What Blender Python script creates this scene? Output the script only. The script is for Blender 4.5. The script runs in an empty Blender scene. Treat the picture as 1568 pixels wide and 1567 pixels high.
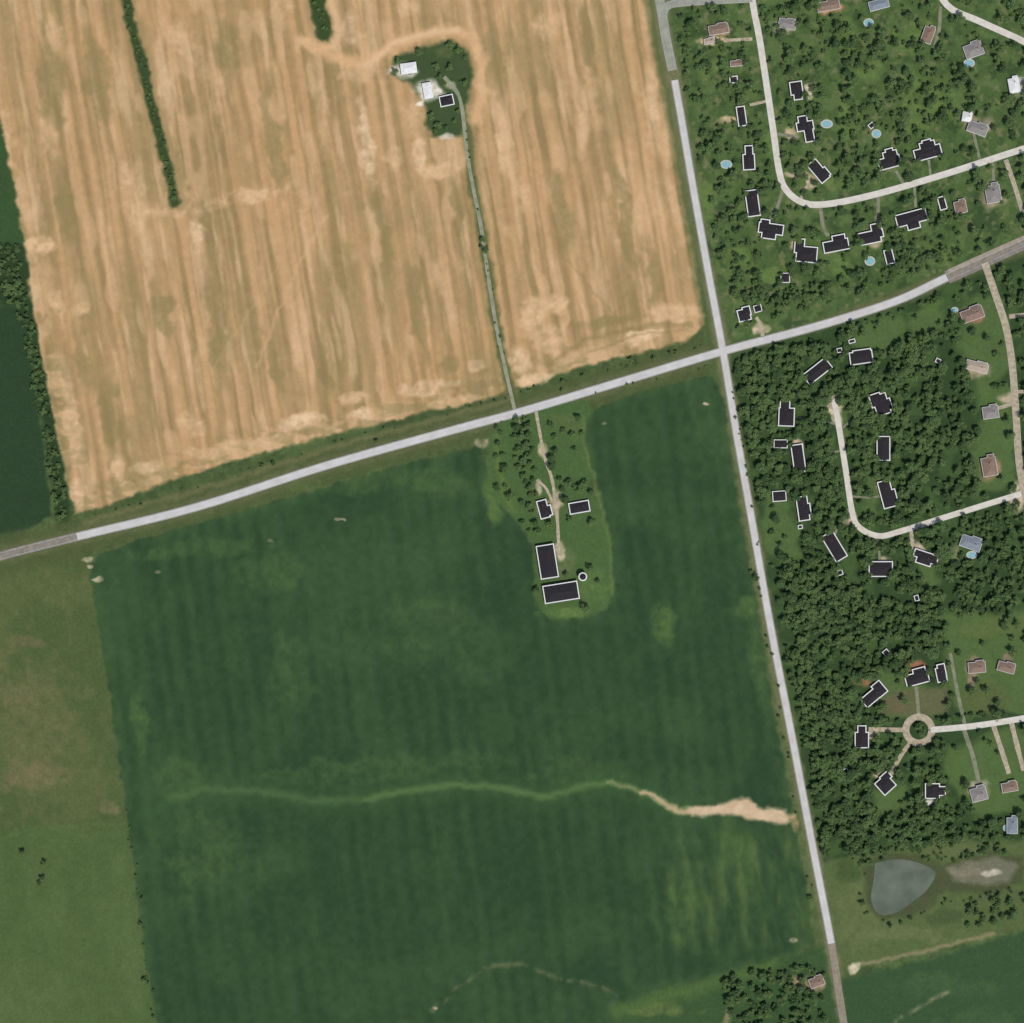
import bpy, math, random
import numpy as np
from mathutils import Vector
random.seed(7); rng=np.random.default_rng(11)
S=0.75; CX,CY=784.0,783.5
def W(x,y,z=0.0): return ((x-CX)*S,(CY-y)*S,z)
scene=bpy.context.scene
def lin(c):
    c=np.asarray(c,float)/255.0
    return np.where(c<=0.04045,c/12.92,((c+0.055)/1.055)**2.4)
def L4(c): 
    l=lin(c); return (float(l[0]),float(l[1]),float(l[2]),1.0)
# ---------------------------------------------------------------- noise
LAT=[rng.random((256,256)) for _ in range(24)]
def vn(x,y,s=0):
    g=LAT[s%24]
    xi=np.floor(x).astype(int); yi=np.floor(y).astype(int)
    fx=x-xi; fy=y-yi
    fx=fx*fx*(3-2*fx); fy=fy*fy*(3-2*fy)
    a=g[yi%256,xi%256]; b=g[yi%256,(xi+1)%256]; c=g[(yi+1)%256,xi%256]; d=g[(yi+1)%256,(xi+1)%256]
    return (a*(1-fx)+b*fx)*(1-fy)+(c*(1-fx)+d*fx)*fy
def fbm(x,y,s=0,o=4):
    t=0;a=.5;n=0
    for i in range(o):
        t=t+a*vn(x*2**i+17*i,y*2**i+31*i,s+i); n+=a; a*=.55
    return t/n
def sm(a,b,x):
    t=np.clip((x-a)/(b-a),0,1); return t*t*(3-2*t)
# ---------------------------------------------------------------- materials
def newmat(name):
    m=bpy.data.materials.new(name); m.use_nodes=True
    nt=m.node_tree; b=nt.nodes['Principled BSDF']; b.inputs['Roughness'].default_value=.9
    b.inputs['Specular IOR Level'].default_value=.15
    return m,nt,b
def noisemat(name,c1,c2,scale=.5,rough=.9,detail=4,spec=.15,obj=False,metal=0):
    m,nt,b=newmat(name)
    tc=nt.nodes.new('ShaderNodeTexCoord'); n=nt.nodes.new('ShaderNodeTexNoise')
    n.inputs['Scale'].default_value=scale; n.inputs['Detail'].default_value=detail
    nt.links.new(tc.outputs['Object'],n.inputs['Vector'])
    r=nt.nodes.new('ShaderNodeValToRGB')
    r.color_ramp.elements[0].position=.32; r.color_ramp.elements[1].position=.68
    r.color_ramp.elements[0].color=L4(c1); r.color_ramp.elements[1].color=L4(c2)
    nt.links.new(n.outputs['Fac'],r.inputs['Fac'])
    nt.links.new(r.outputs['Color'],b.inputs['Base Color'])
    b.inputs['Roughness'].default_value=rough; b.inputs['Specular IOR Level'].default_value=spec
    b.inputs['Metallic'].default_value=metal
    return m
def groundmat(name,amp=.22,sc=.35):
    m,nt,b=newmat(name)
    at=nt.nodes.new('ShaderNodeAttribute'); at.attribute_name='Col'
    tc=nt.nodes.new('ShaderNodeTexCoord')
    n=nt.nodes.new('ShaderNodeTexNoise'); n.inputs['Scale'].default_value=sc; n.inputs['Detail'].default_value=5; n.inputs['Roughness'].default_value=.65
    nt.links.new(tc.outputs['Object'],n.inputs['Vector'])
    mr=nt.nodes.new('ShaderNodeMapRange'); mr.inputs['From Min'].default_value=.25; mr.inputs['From Max'].default_value=.75
    mr.inputs['To Min'].default_value=1-amp; mr.inputs['To Max'].default_value=1+amp
    nt.links.new(n.outputs['Fac'],mr.inputs['Value'])
    vm=nt.nodes.new('ShaderNodeVectorMath'); vm.operation='SCALE'
    nt.links.new(at.outputs['Color'],vm.inputs[0]); nt.links.new(mr.outputs['Result'],vm.inputs['Scale'])
    nt.links.new(vm.outputs['Vector'],b.inputs['Base Color'])
    b.inputs['Roughness'].default_value=1; b.inputs['Specular IOR Level'].default_value=0.0
    return m
M={}
M['ground']=groundmat('soil_and_grass',.18,.3); M['wheat']=groundmat('ripe_wheat',.06,.25); M['crop']=groundmat('leafy_crop',.06,.25)
M['roof']=noisemat('charcoal_shingles',(40,38,40),(53,50,52),.9)
M['trim']=noisemat('white_eaves',(214,212,208),(236,234,230),1.5,.6)
M['wall']=noisemat('lap_siding',(176,168,152),(200,192,178),1.2)
M['brick']=noisemat('brick',(120,75,60),(150,98,80),3)
M['glass']=noisemat('window_glass',(30,38,46),(44,54,64),1,.08,spec=.5)
M['door']=noisemat('painted_door',(90,50,38),(110,64,48),2,.5)
M['barnwall']=noisemat('barn_boards',(120,60,50),(150,80,66),1)
M['conc']=noisemat('pale_concrete',(192,188,183),(207,203,199),.08)
M['concrim']=noisemat('road_edge',(146,146,136),(166,164,152),.2)
M['cream']=noisemat('cream_concrete',(202,195,180),(220,213,200),.15)
M['asph']=noisemat('worn_asphalt',(122,116,106),(146,138,126),.2)
M['asphn']=noisemat('old_grey_asphalt',(142,144,130),(162,161,147),.15)
M['gravel']=noisemat('limestone_gravel',(154,142,118),(192,178,152),.25)
M['gravelg']=noisemat('grassy_gravel',(112,116,90),(142,142,118),.15)
M['yellow']=noisemat('yellow_line',(190,160,60),(205,175,80),1)
M['white']=noisemat('white_line',(225,225,222),(240,240,238),1)
M['kerb']=noisemat('kerb_concrete',(180,176,168),(200,196,188),1)
M['poolw']=noisemat('pool_water',(124,172,178),(146,190,196),.6,.08,spec=.5)
M['pond']=noisemat('pond_water',(80,90,74),(106,114,98),.045,.2,spec=.3)
M['bark']=noisemat('bark',(70,58,46),(95,80,64),2)
def leafmat(name,cA,cB,cC):
    m,nt,b=newmat(name)
    oi=nt.nodes.new('ShaderNodeObjectInfo'); tc=nt.nodes.new('ShaderNodeTexCoord')
    n=nt.nodes.new('ShaderNodeTexNoise'); n.inputs['Scale'].default_value=.55; n.inputs['Detail'].default_value=3
    nt.links.new(tc.outputs['Object'],n.inputs['Vector'])
    r=nt.nodes.new('ShaderNodeValToRGB'); e=r.color_ramp.elements
    e[0].position=.3; e[0].color=L4(cA); e[1].position=.72; e[1].color=L4(cB)
    nt.links.new(n.outputs['Fac'],r.inputs['Fac'])
    mx=nt.nodes.new('ShaderNodeMix'); mx.data_type='RGBA'
    mr=nt.nodes.new('ShaderNodeMapRange'); mr.inputs['From Min'].default_value=.3; mr.inputs['From Max'].default_value=1; mr.inputs['To Max'].default_value=.9
    nt.links.new(oi.outputs['Random'],mr.inputs['Value']); nt.links.new(mr.outputs['Result'],mx.inputs['Factor'])
    nt.links.new(r.outputs['Color'],mx.inputs[6]); mx.inputs[7].default_value=L4(cC)
    nt.links.new(mx.outputs[2],b.inputs['Base Color'])
    b.inputs['Specular IOR Level'].default_value=.1
    return m
M['leaf']=leafmat('foliage',(80,100,60),(110,132,80),(92,118,70))
M['leafd']=leafmat('foliage_dark',(62,84,52),(86,109,66),(98,120,74))
# ---------------------------------------------------------------- mesh helper
def mk(name,verts,faces,mats,mi=None,parent=None,loc=None,coll=None):
    me=bpy.data.meshes.new(name); me.from_pydata(verts,[],faces)
    for m in mats: me.materials.append(m)
    if mi is not None: me.polygons.foreach_set('material_index',mi)
    me.update()
    o=bpy.data.objects.new(name,me); (coll or scene.collection).objects.link(o)
    if parent: o.parent=parent
    if loc: o.location=loc
    return o
# ---------------------------------------------------------------- terrain grid
fine=np.arange(-70,1640,1.5)
out=[];d=1.5
p=0
while p<9000: d*=1.25; p+=d; out.append(p)
out=np.array(out)
xs=np.concatenate([-70-out[::-1],fine,fine[-1]+out]); ys=xs.copy()
nx=len(xs); ny=len(ys)
X,Y=np.meshgrid(xs,ys)
XW=X+(fbm(X/14,Y/14,0,3)-.5)*9; YW=Y+(fbm(X/14+50,Y/14,3,3)-.5)*9
XH=X+(fbm(X/45,Y/45,5,4)-.5)*40; YH=Y+(fbm(X/45+50,Y/45,7,4)-.5)*40
col=np.empty((ny,nx,3))
nA=fbm(X/60,Y/60,2,4); nB=fbm(X/9,Y/9,8,4); nC=fbm(X/22,Y/22,14,3)
def sl(x0,x1,y0,y1):
    return slice(np.searchsorted(ys,y0),np.searchsorted(ys,y1)),slice(np.searchsorted(xs,x0),np.searchsorted(xs,x1))
def bb(pts,m):
    a=np.array(pts,float); return sl(a[:,0].min()-m,a[:,0].max()+m,a[:,1].min()-m,a[:,1].max()+m)
def segd(x,y,a,b):
    ax,ay=a;bx,by=b; dx,dy=bx-ax,by-ay; l=dx*dx+dy*dy+1e-9
    t=np.clip(((x-ax)*dx+(y-ay)*dy)/l,0,1); return np.hypot(x-ax-t*dx,y-ay-t*dy)
def sdpoly(x,y,poly):
    dd=np.full(x.shape,1e9); ins=np.zeros(x.shape,bool); n=len(poly)
    for i in range(n):
        a=poly[i]; b=poly[(i+1)%n]; dd=np.minimum(dd,segd(x,y,a,b))
        c=((a[1]>y)!=(b[1]>y)); 
        if a[1]!=b[1]: ins^=c&(x<(b[0]-a[0])*(y-a[1])/(b[1]-a[1])+a[0])
    return np.where(ins,-dd,dd)
def paint(s,m,c):
    c=np.asarray(c,float)
    col[s]=col[s]*(1-m[...,None])+c*m[...,None]
def ppoly(poly,c,soft=5,alpha=1,wob=1,grow=0):
    s=bb(poly,soft+25+grow); xx,yy={0:(X,Y),1:(XW,YW),2:(XH,YH)}[wob]
    d=sdpoly(xx[s],yy[s],poly)-grow; m=np.clip(.5-d/soft,0,1)*alpha; paint(s,m,c); return s,m
def pline(pts,w,c,soft=4,alpha=1,wob=1,brk=0):
    s=bb(pts,w+soft+25); xx,yy={0:(X,Y),1:(XW,YW),2:(XH,YH)}[wob]
    d=np.full(X[s].shape,1e9)
    for a,b in zip(pts[:-1],pts[1:]): d=np.minimum(d,segd(xx[s],yy[s],a,b))
    m=np.clip(.5-(d-w/2)/soft,0,1)*alpha
    if brk: m=m*sm(.5-brk,.5+brk,nB[s])
    paint(s,m,c)
def blob(x,y,rx,ry,c,alpha=1,rot=0,pw=1.0):
    r=max(rx,ry)*2.2+20; s=sl(x-r,x+r,y-r,y+r)
    dx=XW[s]-x+(nC[s]-.5)*rx*1.6; dy=YW[s]-y+(nA[s]-.5)*ry*1.6; ca,sa=math.cos(rot),math.sin(rot)
    q=((dx*ca+dy*sa)/rx)**2+((-dx*sa+dy*ca)/ry)**2
    m=sm(1.6,.2,q)*alpha*(.3+1.1*nB[s]); paint(s,np.clip(m,0,1),c)
def mix(a,b,t): 
    return np.asarray(a,float)*(1-t[...,None])+np.asarray(b,float)*t[...,None]
# base
col[:]=mix((62,82,50),(88,108,66),sm(.25,.75,nA*.5+nB*.5))
# ---- far-left field and pasture
ppoly([(-900,200),(-5,200),(40,480),(80,790),(40,812),(-60,835),(-900,1060)],(47,69,46),5)
ppoly([(-60,180),(5,190),(38,370),(52,480),(20,470),(-60,460)],(58,84,50),8)
ppoly([(-60,360),(36,375),(60,520),(96,700),(108,800),(88,800),(75,700),(45,520),(25,470),(-60,450)],(48,68,42),6)
past=[(-900,1090),(0,872),(128,840),(140,880),(165,1050),(190,1220),(205,1330),(220,1450),(240,1567),(252,1660),(300,2400),(-900,2400)]
s,m=ppoly(past,(76,94,56),5)
t=sm(.35,.7,nA[s])*m*.6; paint(s,t,(92,103,64))
t=sm(.5,.75,fbm(X[s]/12,Y[s]/20,4,4))*m; paint(s,t*.35,(100,106,70))
blob(60,1100,60,110,(110,108,74),.5); blob(50,1190,50,26,(118,110,80),.6); blob(45,980,25,10,(112,104,78),.6); blob(165,1235,18,10,(134,122,92),.5); blob(30,1060,40,20,(112,108,76),.4)
s,m=ppoly([(-80,1290),(60,1265),(195,1270),(205,1330),(225,1480),(250,1660),(-80,1700)],(74,100,58),14,.6)
t=sm(.45,.75,fbm(X[s]/30,Y[s]/70,19,4))*m; paint(s,t*.6,(92,112,68))
pline([(-60,1300),(60,1268),(190,1262)],3,(84,112,64),5,.5)
pline([(150,900),(170,1050),(197,1240),(215,1400),(228,1500)],9,(88,102,62),8,.6)
# ---- wheat
wheat=[(-900,-900),(975,-900),(1003,-80),(1010,20),(1030,150),(1050,290),(1070,420),(1078,498),(1058,520),(990,538),(900,560),(800,592),(785,594),(765,606),(650,632),(500,668),(350,708),(250,740),(150,780),(113,788),(95,700),(58,520),(38,370),(2,190),(-140,-400)]
def wheatcol(s):
    x=X[s];y=Y[s]; u=x-.165*y+(nA[s]-.5)*6; v=y+.165*x
    per=.5+.5*np.sin(2*np.pi*(u+12*vn(u/70,v/500,3))/24.5)
    per=per*(.4+.6*vn(u/60,v/160,15))
    a=vn(u/10,v/420,1); b=vn(u/4.2,v/170,5); f=fbm(u/11,v/55,11,4); a2=vn(u/6.5,v/260,18)
    t=.24*per+.24*a+.18*b+.16*f+.18*a2
    t=sm(.22,.64,t)
    base=mix((145,126,85),(189,155,112),t)
    g=sm(.42,.70,.5*fbm(x/90,y/90,6,4)+.5*vn(u/14,v/260,12))
    base=base*(1-g[...,None]*.6)+np.array((143,129,86))*(g[...,None]*.6)
    w=sm(.5,.75,fbm(x/140+8,y/140,21,3)); base=base*(1-w[...,None]*.3)+np.array((190,150,104))*(w[...,None]*.3)
    bk=sm(.62,.78,.6*vn(u/12.3,v/48,7)+.4*vn(u/24.5,v/120,9)); base=base*(1-bk[...,None]*.5)+np.array((205,172,130))*(bk[...,None]*.5)
    h=sm(.58,.80,.5*fbm(u/10,v/60,16,4)+.5*vn(u/11,v/150,17)+.03)
    base=base*(1-h[...,None]*.6)+np.array((210,178,138))*(h[...,None]*.6)
    return base
s=bb(wheat,40); dW=sdpoly(XW[s],YW[s],wheat); mW=np.clip(.5-dW/5,0,1)
wc=wheatcol(s); hl=sm(-40,-6,dW)*.6*sm(-100,0,Y[s])
hl=hl*sm(.40,.62,nC[s])
wc=wc*(1-hl[...,None])+np.array((207,176,134))*hl[...,None]
gd=sm(-60,-10,dW)*.5*sm(480,560,Y[s])*sm(.45,.62,fbm(X[s]/26,Y[s]/12,9,3)); wc=wc*(1-gd[...,None])+np.array((132,124,82))*gd[...,None]
col[s]=col[s]*(1-mW[...,None])+wc*mW[...,None]
TAN=(208,176,134); TB=(218,190,152)
dl=[(712,180),(725,290),(737,350),(750,440),(762,510),(776,575),(790,640)]
pline(dl,22,(142,128,84),10,.7)
pline(dl,14,(86,96,60),6,.85)
pline([(736,180),(745,300),(757,380),(768,470),(782,560)],5,(194,162,118),5,.5)
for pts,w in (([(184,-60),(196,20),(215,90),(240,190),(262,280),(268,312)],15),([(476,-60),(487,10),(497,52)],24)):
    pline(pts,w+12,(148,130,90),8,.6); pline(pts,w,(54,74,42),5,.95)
pline([(248,250),(256,300),(258,322),(280,332),(292,318),(290,280)],9,TAN,9,.75,brk=.45)
pline([(300,325),(350,305),(400,300),(440,288)],11,TAN,10,.75,brk=.4)
pline([(215,325),(255,328)],8,TAN,8,.6)
pline([(510,0),(520,50),(508,72),(480,74),(462,60)],12,TAN,8,.8)
pline([(470,65),(510,88),(560,100),(592,72),(640,57),(690,46),(722,60),(740,95),(738,140),(728,185)],17,(207,169,125),10,.85)
pline([(560,100),(600,68),(650,52),(700,46)],6,TB,8,.7)
for (x,y,rx,ry,al) in [(60,375,22,13,1),(205,335,14,30,.7),(300,355,14,18,.9),(385,300,22,13,1),(192,270,13,38,.7),(85,60,12,30,.5),(772,218,13,34,.9),(625,12,16,14,.9),(275,55,14,26,.7),(838,40,20,26,.7),(812,485,20,34,.9),(850,470,26,14,.9),(845,520,26,20,.8),(980,516,26,11,1),(1030,482,42,15,.9),(675,262,34,12,.9),(640,235,14,26,.7),(560,200,12,60,.8),(555,110,30,14,.6),(540,612,24,10,.8),(650,592,45,10,.7),(180,722,11,22,.8),(465,648,32,12,.9),(290,650,24,16,.7),(125,475,14,10,.7),(90,470,10,40,.7),(75,200,12,40,.5),(560,635,20,9,.9),(110,655,11,50,.7),(690,615,50,8,.7),(800,555,16,22,.8),(880,545,40,10,.6),(330,690,60,12,.6),(430,10,20,30,.5),(330,140,10,60,.4),(900,120,12,80,.4),(1000,180,12,60,.4),(640,180,22,30,.5),(600,240,16,18,.6),(490,150,12,70,.4),(795,270,10,60,.5),(55,440,12,30,.6),(120,750,10,30,.6),(230,715,30,9,.6),(420,675,30,9,.6),(300,380,9,20,.5),(700,240,12,30,.5),(730,560,14,10,.5),(250,120,12,40,.4),(305,90,10,40,.4),(540,40,14,30,.5),(215,300,10,50,.6),(740,120,9,50,.5),(820,580,30,9,.7)]:
    blob(x,y,rx,ry,TAN if random.random()<.6 else TB,al,-.16)
for (x,y,rx,ry) in [(170,640,16,60),(330,500,14,90),(130,560,12,60),(420,560,10,70),(700,330,8,60),(690,555,18,12),(500,560,8,60),(860,330,14,80),(960,350,10,110),(420,200,12,80),(350,90,16,50),(150,120,20,70),(930,490,50,8),(640,480,10,80),(80,130,20,60),(590,350,10,90),(250,480,14,60),(100,300,14,60),(760,80,14,60),(900,60,10,50),(1000,420,10,60)]:
    blob(x,y,rx,ry,(134,123,80),.75,-.16)
pline([(500,330),(460,400),(420,490),(395,560)],4,(204,172,130),5,.5); pline([(330,560),(420,420),(480,300)],3,(198,168,126),5,.3)
pline([(870,400),(960,505),(1060,500)],3,(136,122,82),5,.5); pline([(840,560),(900,520),(990,498),(1060,496)],5,(140,124,84),5,.6); pline([(900,540),(980,512),(1050,506)],3,(136,122,84),4,.5)
pline([(800,500),(815,470),(850,455),(870,480),(860,520),(820,530)],7,TAN,7,.6)
# farmstead north island
ppoly([(603,88),(650,72),(690,60),(716,80),(724,115),(716,150),(706,208),(664,208),(650,190),(655,166),(630,130),(602,116)],(64,84,52),7)
blob(655,142,20,18,(226,222,212),1); blob(622,108,20,14,(220,216,206),.9); blob(690,128,10,8,(180,172,150),.9); blob(684,210,10,5,(210,205,190),1); blob(643,160,8,5,(236,234,226),1); blob(680,80,14,8,(92,104,66),.7)
# road verges
main=[(-120,888),(0,852),(118,822),(300,777),(500,713),(700,657),(800,630),(950,585),(1107,538),(1250,500),(1370,462),(1450,425),(1568,372),(1700,312)]
ns=[(985,-120),(1010,0),(1020,60),(1036,140),(1060,280),(1085,420),(1107,538),(1127,660),(1150,790),(1180,960),(1213,1130),(1245,1300),(1273,1445),(1283,1510),(1292,1567),(1312,1700)]
pline(main,58,(78,91,56),14,.85); pline(main,26,(106,110,80),9,.5)
pline([(130,800),(300,752),(500,688),(780,612)],7,(112,112,76),8,.7)
pline([(130,785),(300,738),(500,676),(780,604)],5,(70,84,52),8,.6,brk=.2)
pline(ns,44,(78,96,58),12,.85); pline(ns,22,(128,124,96),8,.6)
pline([(1132,700),(1160,900),(1195,1100),(1232,1320),(1250,1440)],10,(104,110,76),8,.6,brk=.2)
# ---- crop field
crop=[(137,880),(150,850),(200,832),(300,802),(450,760),(600,716),(735,684),(745,720),(755,765),(790,795),(815,830),(822,920),(840,948),(890,945),(930,932),(941,900),(935,830),(915,740),(895,660),(905,632),(960,606),(1050,582),(1094,578),(1108,612),(1122,720),(1142,840),(1160,930),(1172,1010),(1186,1100),(1203,1180),(1216,1250),(1236,1370),(1246,1440),(1215,1462),(1120,1492),(1000,1520),(948,1542),(940,1580),(930,2400),(300,2400),(252,1660),(240,1567),(220,1450),(205,1330),(190,1220),(165,1050)]
def cropcol(s):
    x=X[s];y=Y[s];u=x-.135*y+(nA[s]-.5)*8;v=y+.135*x
    per=(.5+.5*np.sin(2*np.pi*(u+12*vn(u/80,v/300,4))/27))*(.25+.75*vn(x/130,y/170,16))
    a=vn(u/13,v/450,2); b=vn(u/6,v/160,6)
    t=sm(.15,.75,.32*per+.26*a+.14*b+.30*nA[s])
    base=mix((46,71,47),(55,81,52),t)
    g=sm(.48,.78,fbm(x/150+3,y/110,10,4))
    base=base*(1-.55*g[...,None])+np.array((64,90,57))*(.55*g[...,None])
    g=sm(.5,.72,fbm(x/40+3,y/70,18,4))*.35
    base=base*(1-g[...,None])+np.array((62,88,55))*g[...,None]
    d=sm(.52,.78,fbm(x/130+9,y/110+4,13,4))
    base=base*(1-.5*d[...,None])+np.array((42,66,46))*(.5*d[...,None])
    base=base*(.96+.08*nB[s][...,None])
    return base
s=bb(crop,40); dC=sdpoly(XW[s],YW[s],crop); mC=np.clip(.5-dC/5,0,1); cc=cropcol(s)
e=sm(-20,0,dC)*.4*sm(.3,.6,nC[s]); cc=cc*(1-e[...,None])+np.array((76,100,60))*e[...,None]
col[s]=col[s]*(1-mC[...,None])+cc*mC[...,None]
se=sl(930,1260,1230,1480); u=X[se]-.135*Y[se]
mm=sm(960,1060,X[se])*sm(1255,1300,Y[se])*sm(1480,1420,Y[se])*sm(1240,1205,X[se]-.13*(Y[se]-1250))*(.35+.65*(.5+.5*np.sin(2*np.pi*u/27)))*sm(.25,.7,fbm(u/18,Y[se]/50,7,4))
paint(se,mm*.8,(86,108,62))
pline([(190,880),(170,900),(200,1050),(215,1150),(240,1400)],14,(64,92,56),24,.4)
for (x,y,rx,ry,al) in [(750,765,11,40,1),(757,790,10,16,.9),(1015,950,20,28,.7),(215,1100,12,50,.5),(450,1040,30,60,.3),(690,740,60,30,.4),(420,870,60,30,.3),(640,960,60,70,.25),(1145,930,14,20,.6),(720,990,30,70,.2),(1160,1010,12,60,.4),(900,1180,80,20,.35),(1040,1380,30,50,.4),(1145,1320,18,50,.4),(280,1190,40,40,.35),(1120,1290,20,40,.4),(1080,660,30,60,.15),(300,840,100,14,.35),(560,740,120,14,.35),(560,1180,200,20,.3),(340,1330,80,60,.2),(300,1290,60,50,.25)]:
    blob(x,y,rx,ry,(84,110,60),al,-.1)
ww=[(235,1250),(262,1222),(310,1210),(400,1212),(480,1227),(560,1224),(640,1208),(700,1202),(760,1205),(840,1222),(890,1205),(930,1197),(985,1212),(1040,1242),(1075,1242)]
pline(ww,36,(60,91,54),30,.6); pline(ww[1:],9,(80,110,66),11,.65); pline(ww[5:],6,(90,116,70),8,.65); pline(ww[11:],5,(134,138,98),6,.7); pline(ww[12:],6,(188,168,132),6,.85)
ppoly([(1050,1240),(1065,1234),(1110,1232),(1122,1224),(1146,1222),(1160,1238),(1203,1240),(1208,1258),(1190,1264),(1150,1254),(1100,1246),(1060,1250)],(192,171,138),7)
for x,y in ((1090,1240),(1135,1238),(1170,1248),(1195,1252)): blob(x,y,16,8,(212,192,160),.7)
pline([(1180,1245),(1215,1252)],5,(186,166,130),5,.8); blob(1215,1262,6,14,(170,146,110),.6)
pline([(660,1550),(690,1525),(720,1497),(760,1478),(800,1475),(850,1497),(900,1507),(945,1520)],5,(104,110,76),6,.75,brk=.25)
for x,y,r,al in [(517,797,6,1),(526,796,4,.8),(1080,619,4.5,.9),(926,648,5,.5),(240,877,5,.5),(415,828,6,.5),(132,856,8,.9),(150,888,8,.8),(137,866,6,.9),(1215,1438,8,.6),(735,680,13,.6),(668,1545,4,.8)]:
    blob(x,y,r,r*.5,(186,174,146),al)
# bottom centre-right
ppoly([(948,1542),(1000,1520),(1120,1492),(1215,1462),(1262,1450),(1290,1600),(1300,1800),(935,1800)],(60,86,52),8)
pline([(945,1548),(1010,1530),(1100,1505),(1180,1480)],18,(90,116,62),16,.55); blob(1010,1548,50,10,(100,118,66),.7)
blob(1240,1502,26,14,(160,140,110),.8); pline([(1118,1530),(1112,1567)],7,(150,140,105),6,.7)
# farm south garden
ppoly([(752,668),(770,640),(850,618),(900,612),(905,632),(895,660),(905,740),(937,830),(942,900),(928,935),(890,946),(842,950),(820,922),(815,830),(790,795),(755,760),(745,700)],(74,100,58),6)
blob(870,650,25,18,(90,106,64),.6); blob(905,900,22,30,(92,120,66),.6); blob(868,938,40,8,(96,122,68),.7);blob(865,860,14,30,(110,118,82),.5)
pline([(893,640),(900,700),(925,790),(938,860),(936,910)],4,(100,122,68),5,.6)
pline([(762,668),(764,720),(785,780)],9,(100,120,66),8,.6)
# ---- NE suburb lawns
s,m=ppoly([(1028,30),(1050,10),(1160,-10),(1400,-200),(2400,-900),(2400,100),(1700,300),(1568,362),(1450,415),(1250,490),(1125,528),(1085,380),(1060,200)],(74,98,56),6)
t=sm(.4,.7,fbm(X[s]/16,Y[s]/16,19,3))*m; paint(s,t*.7,(92,114,68)); t=sm(.5,.75,fbm(X[s]/13+40,Y[s]/13,20,3))*m; paint(s,t*.8,(56,78,48))
t=sm(.58,.78,fbm(X[s]/9+70,Y[s]/9,6,3))*m; paint(s,t*.6,(122,122,88))
for (x,y,rx,ry) in [(1300,180,22,30),(1420,150,40,30),(1080,110,18,20),(1330,110,30,16),(1180,220,14,20),(1390,190,30,14),(1080,310,20,30),(1180,420,24,12),(1130,390,20,18),(1280,410,30,14),(1400,60,30,24),(1440,385,30,12),(1300,60,16,30),(1285,280,26,8)]:
    blob(x,y,rx,ry,(96,122,66),.8)
# ---- SE wood floor
wood=[(1118,545),(1250,508),(1370,472),(1450,438),(1600,380),(2400,60),(2400,1200),(1640,1230),(1568,1290),(1450,1300),(1400,1300),(1320,1310),(1262,1320),(1238,1220),(1215,1100),(1185,940),(1162,800),(1140,680)]
s,m=ppoly(wood,(54,76,46),8); t=sm(.45,.7,fbm(X[s]/25,Y[s]/25,21,3))*m; paint(s,t*.7,(72,98,56))
clear=[[(1308,500),(1380,482),(1395,500),(1380,525),(1330,545),(1300,530)],[(1160,770),(1200,765),(1240,800),(1215,850),(1190,870),(1172,850)],[(1265,625),(1300,615),(1300,700),(1285,690)],[(1325,1215),(1390,1210),(1400,1235),(1350,1250)],
 [(1450,950),(1600,930),(1600,1090),(1480,1090),(1455,1060)],[(1400,860),(1440,860),(1440,900),(1415,900)],[(1475,450),(1540,450),(1545,560),(1500,620),(1470,540)],[(1450,1140),(1600,1110),(1620,1240),(1500,1250),(1450,1200)],[(1490,600),(1545,600),(1555,740),(1500,760)],[(1390,480),(1450,455),(1450,500),(1400,520)],[(1340,1030),(1450,1050),(1450,1100),(1350,1100)],
 [(1325,730),(1345,730),(1345,790),(1320,790)]]
for c in clear: ppoly(c,(84,108,62),10,.85,2)
for c,k in (((1320,1045),(160,112,84)),((1405,1018),(170,112,88)),((1395,1022),(160,118,90))): blob(c[0],c[1],15,8,k,.9)
ppoly([(1345,1075),(1370,1060),(1450,1050),(1455,1090),(1400,1098)],(104,96,74),10,.6)
blob(1370,1085,26,12,(104,94,72),.6); blob(1530,960,60,16,(98,110,64),.5); blob(1510,1070,34,24,(88,98,60),.7)
# bottom right
ppoly([(1262,1322),(1330,1306),(1450,1290),(1568,1290),(2400,1200),(2400,1500),(1568,1420),(1450,1450),(1290,1488),(1278,1440)],(84,102,62),9)
blob(1320,1400,40,50,(98,112,70),.7); blob(1450,1300,70,14,(96,108,70),.6); blob(1400,1430,70,12,(102,114,74),.7); blob(1300,1340,20,20,(64,84,50),.9); blob(1440,1400,30,14,(66,84,54),.8)
ppoly([(1290,1500),(1450,1462),(1568,1425),(2400,1300),(2400,2400),(1330,2400)],(57,83,54),8)
blob(1460,1510,80,20,(67,95,60),.6); blob(1500,1560,60,16,(66,94,58),.6)
ppoly([(1322,1330),(1345,1308),(1405,1306),(1445,1325),(1475,1312),(1530,1304),(1568,1315),(1568,1350),(1520,1370),(1450,1365),(1415,1395),(1350,1412),(1326,1385)],(74,84,56),8)
ppoly([(1450,1330),(1480,1318),(1530,1312),(1560,1325),(1545,1352),(1500,1356),(1460,1348)],(114,116,98),8,.85); blob(1515,1338,18,5,(196,192,176),.9); blob(1480,1335,20,8,(136,128,108),.6)
pline([(1305,1482),(1350,1470),(1450,1448),(1520,1430)],5,(150,138,108),6,.75); blob(1307,1480,8,8,(216,206,180),1)
pline([(1370,1567),(1405,1545),(1452,1520)],5,(146,142,108),5,.75,brk=.3)
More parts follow.
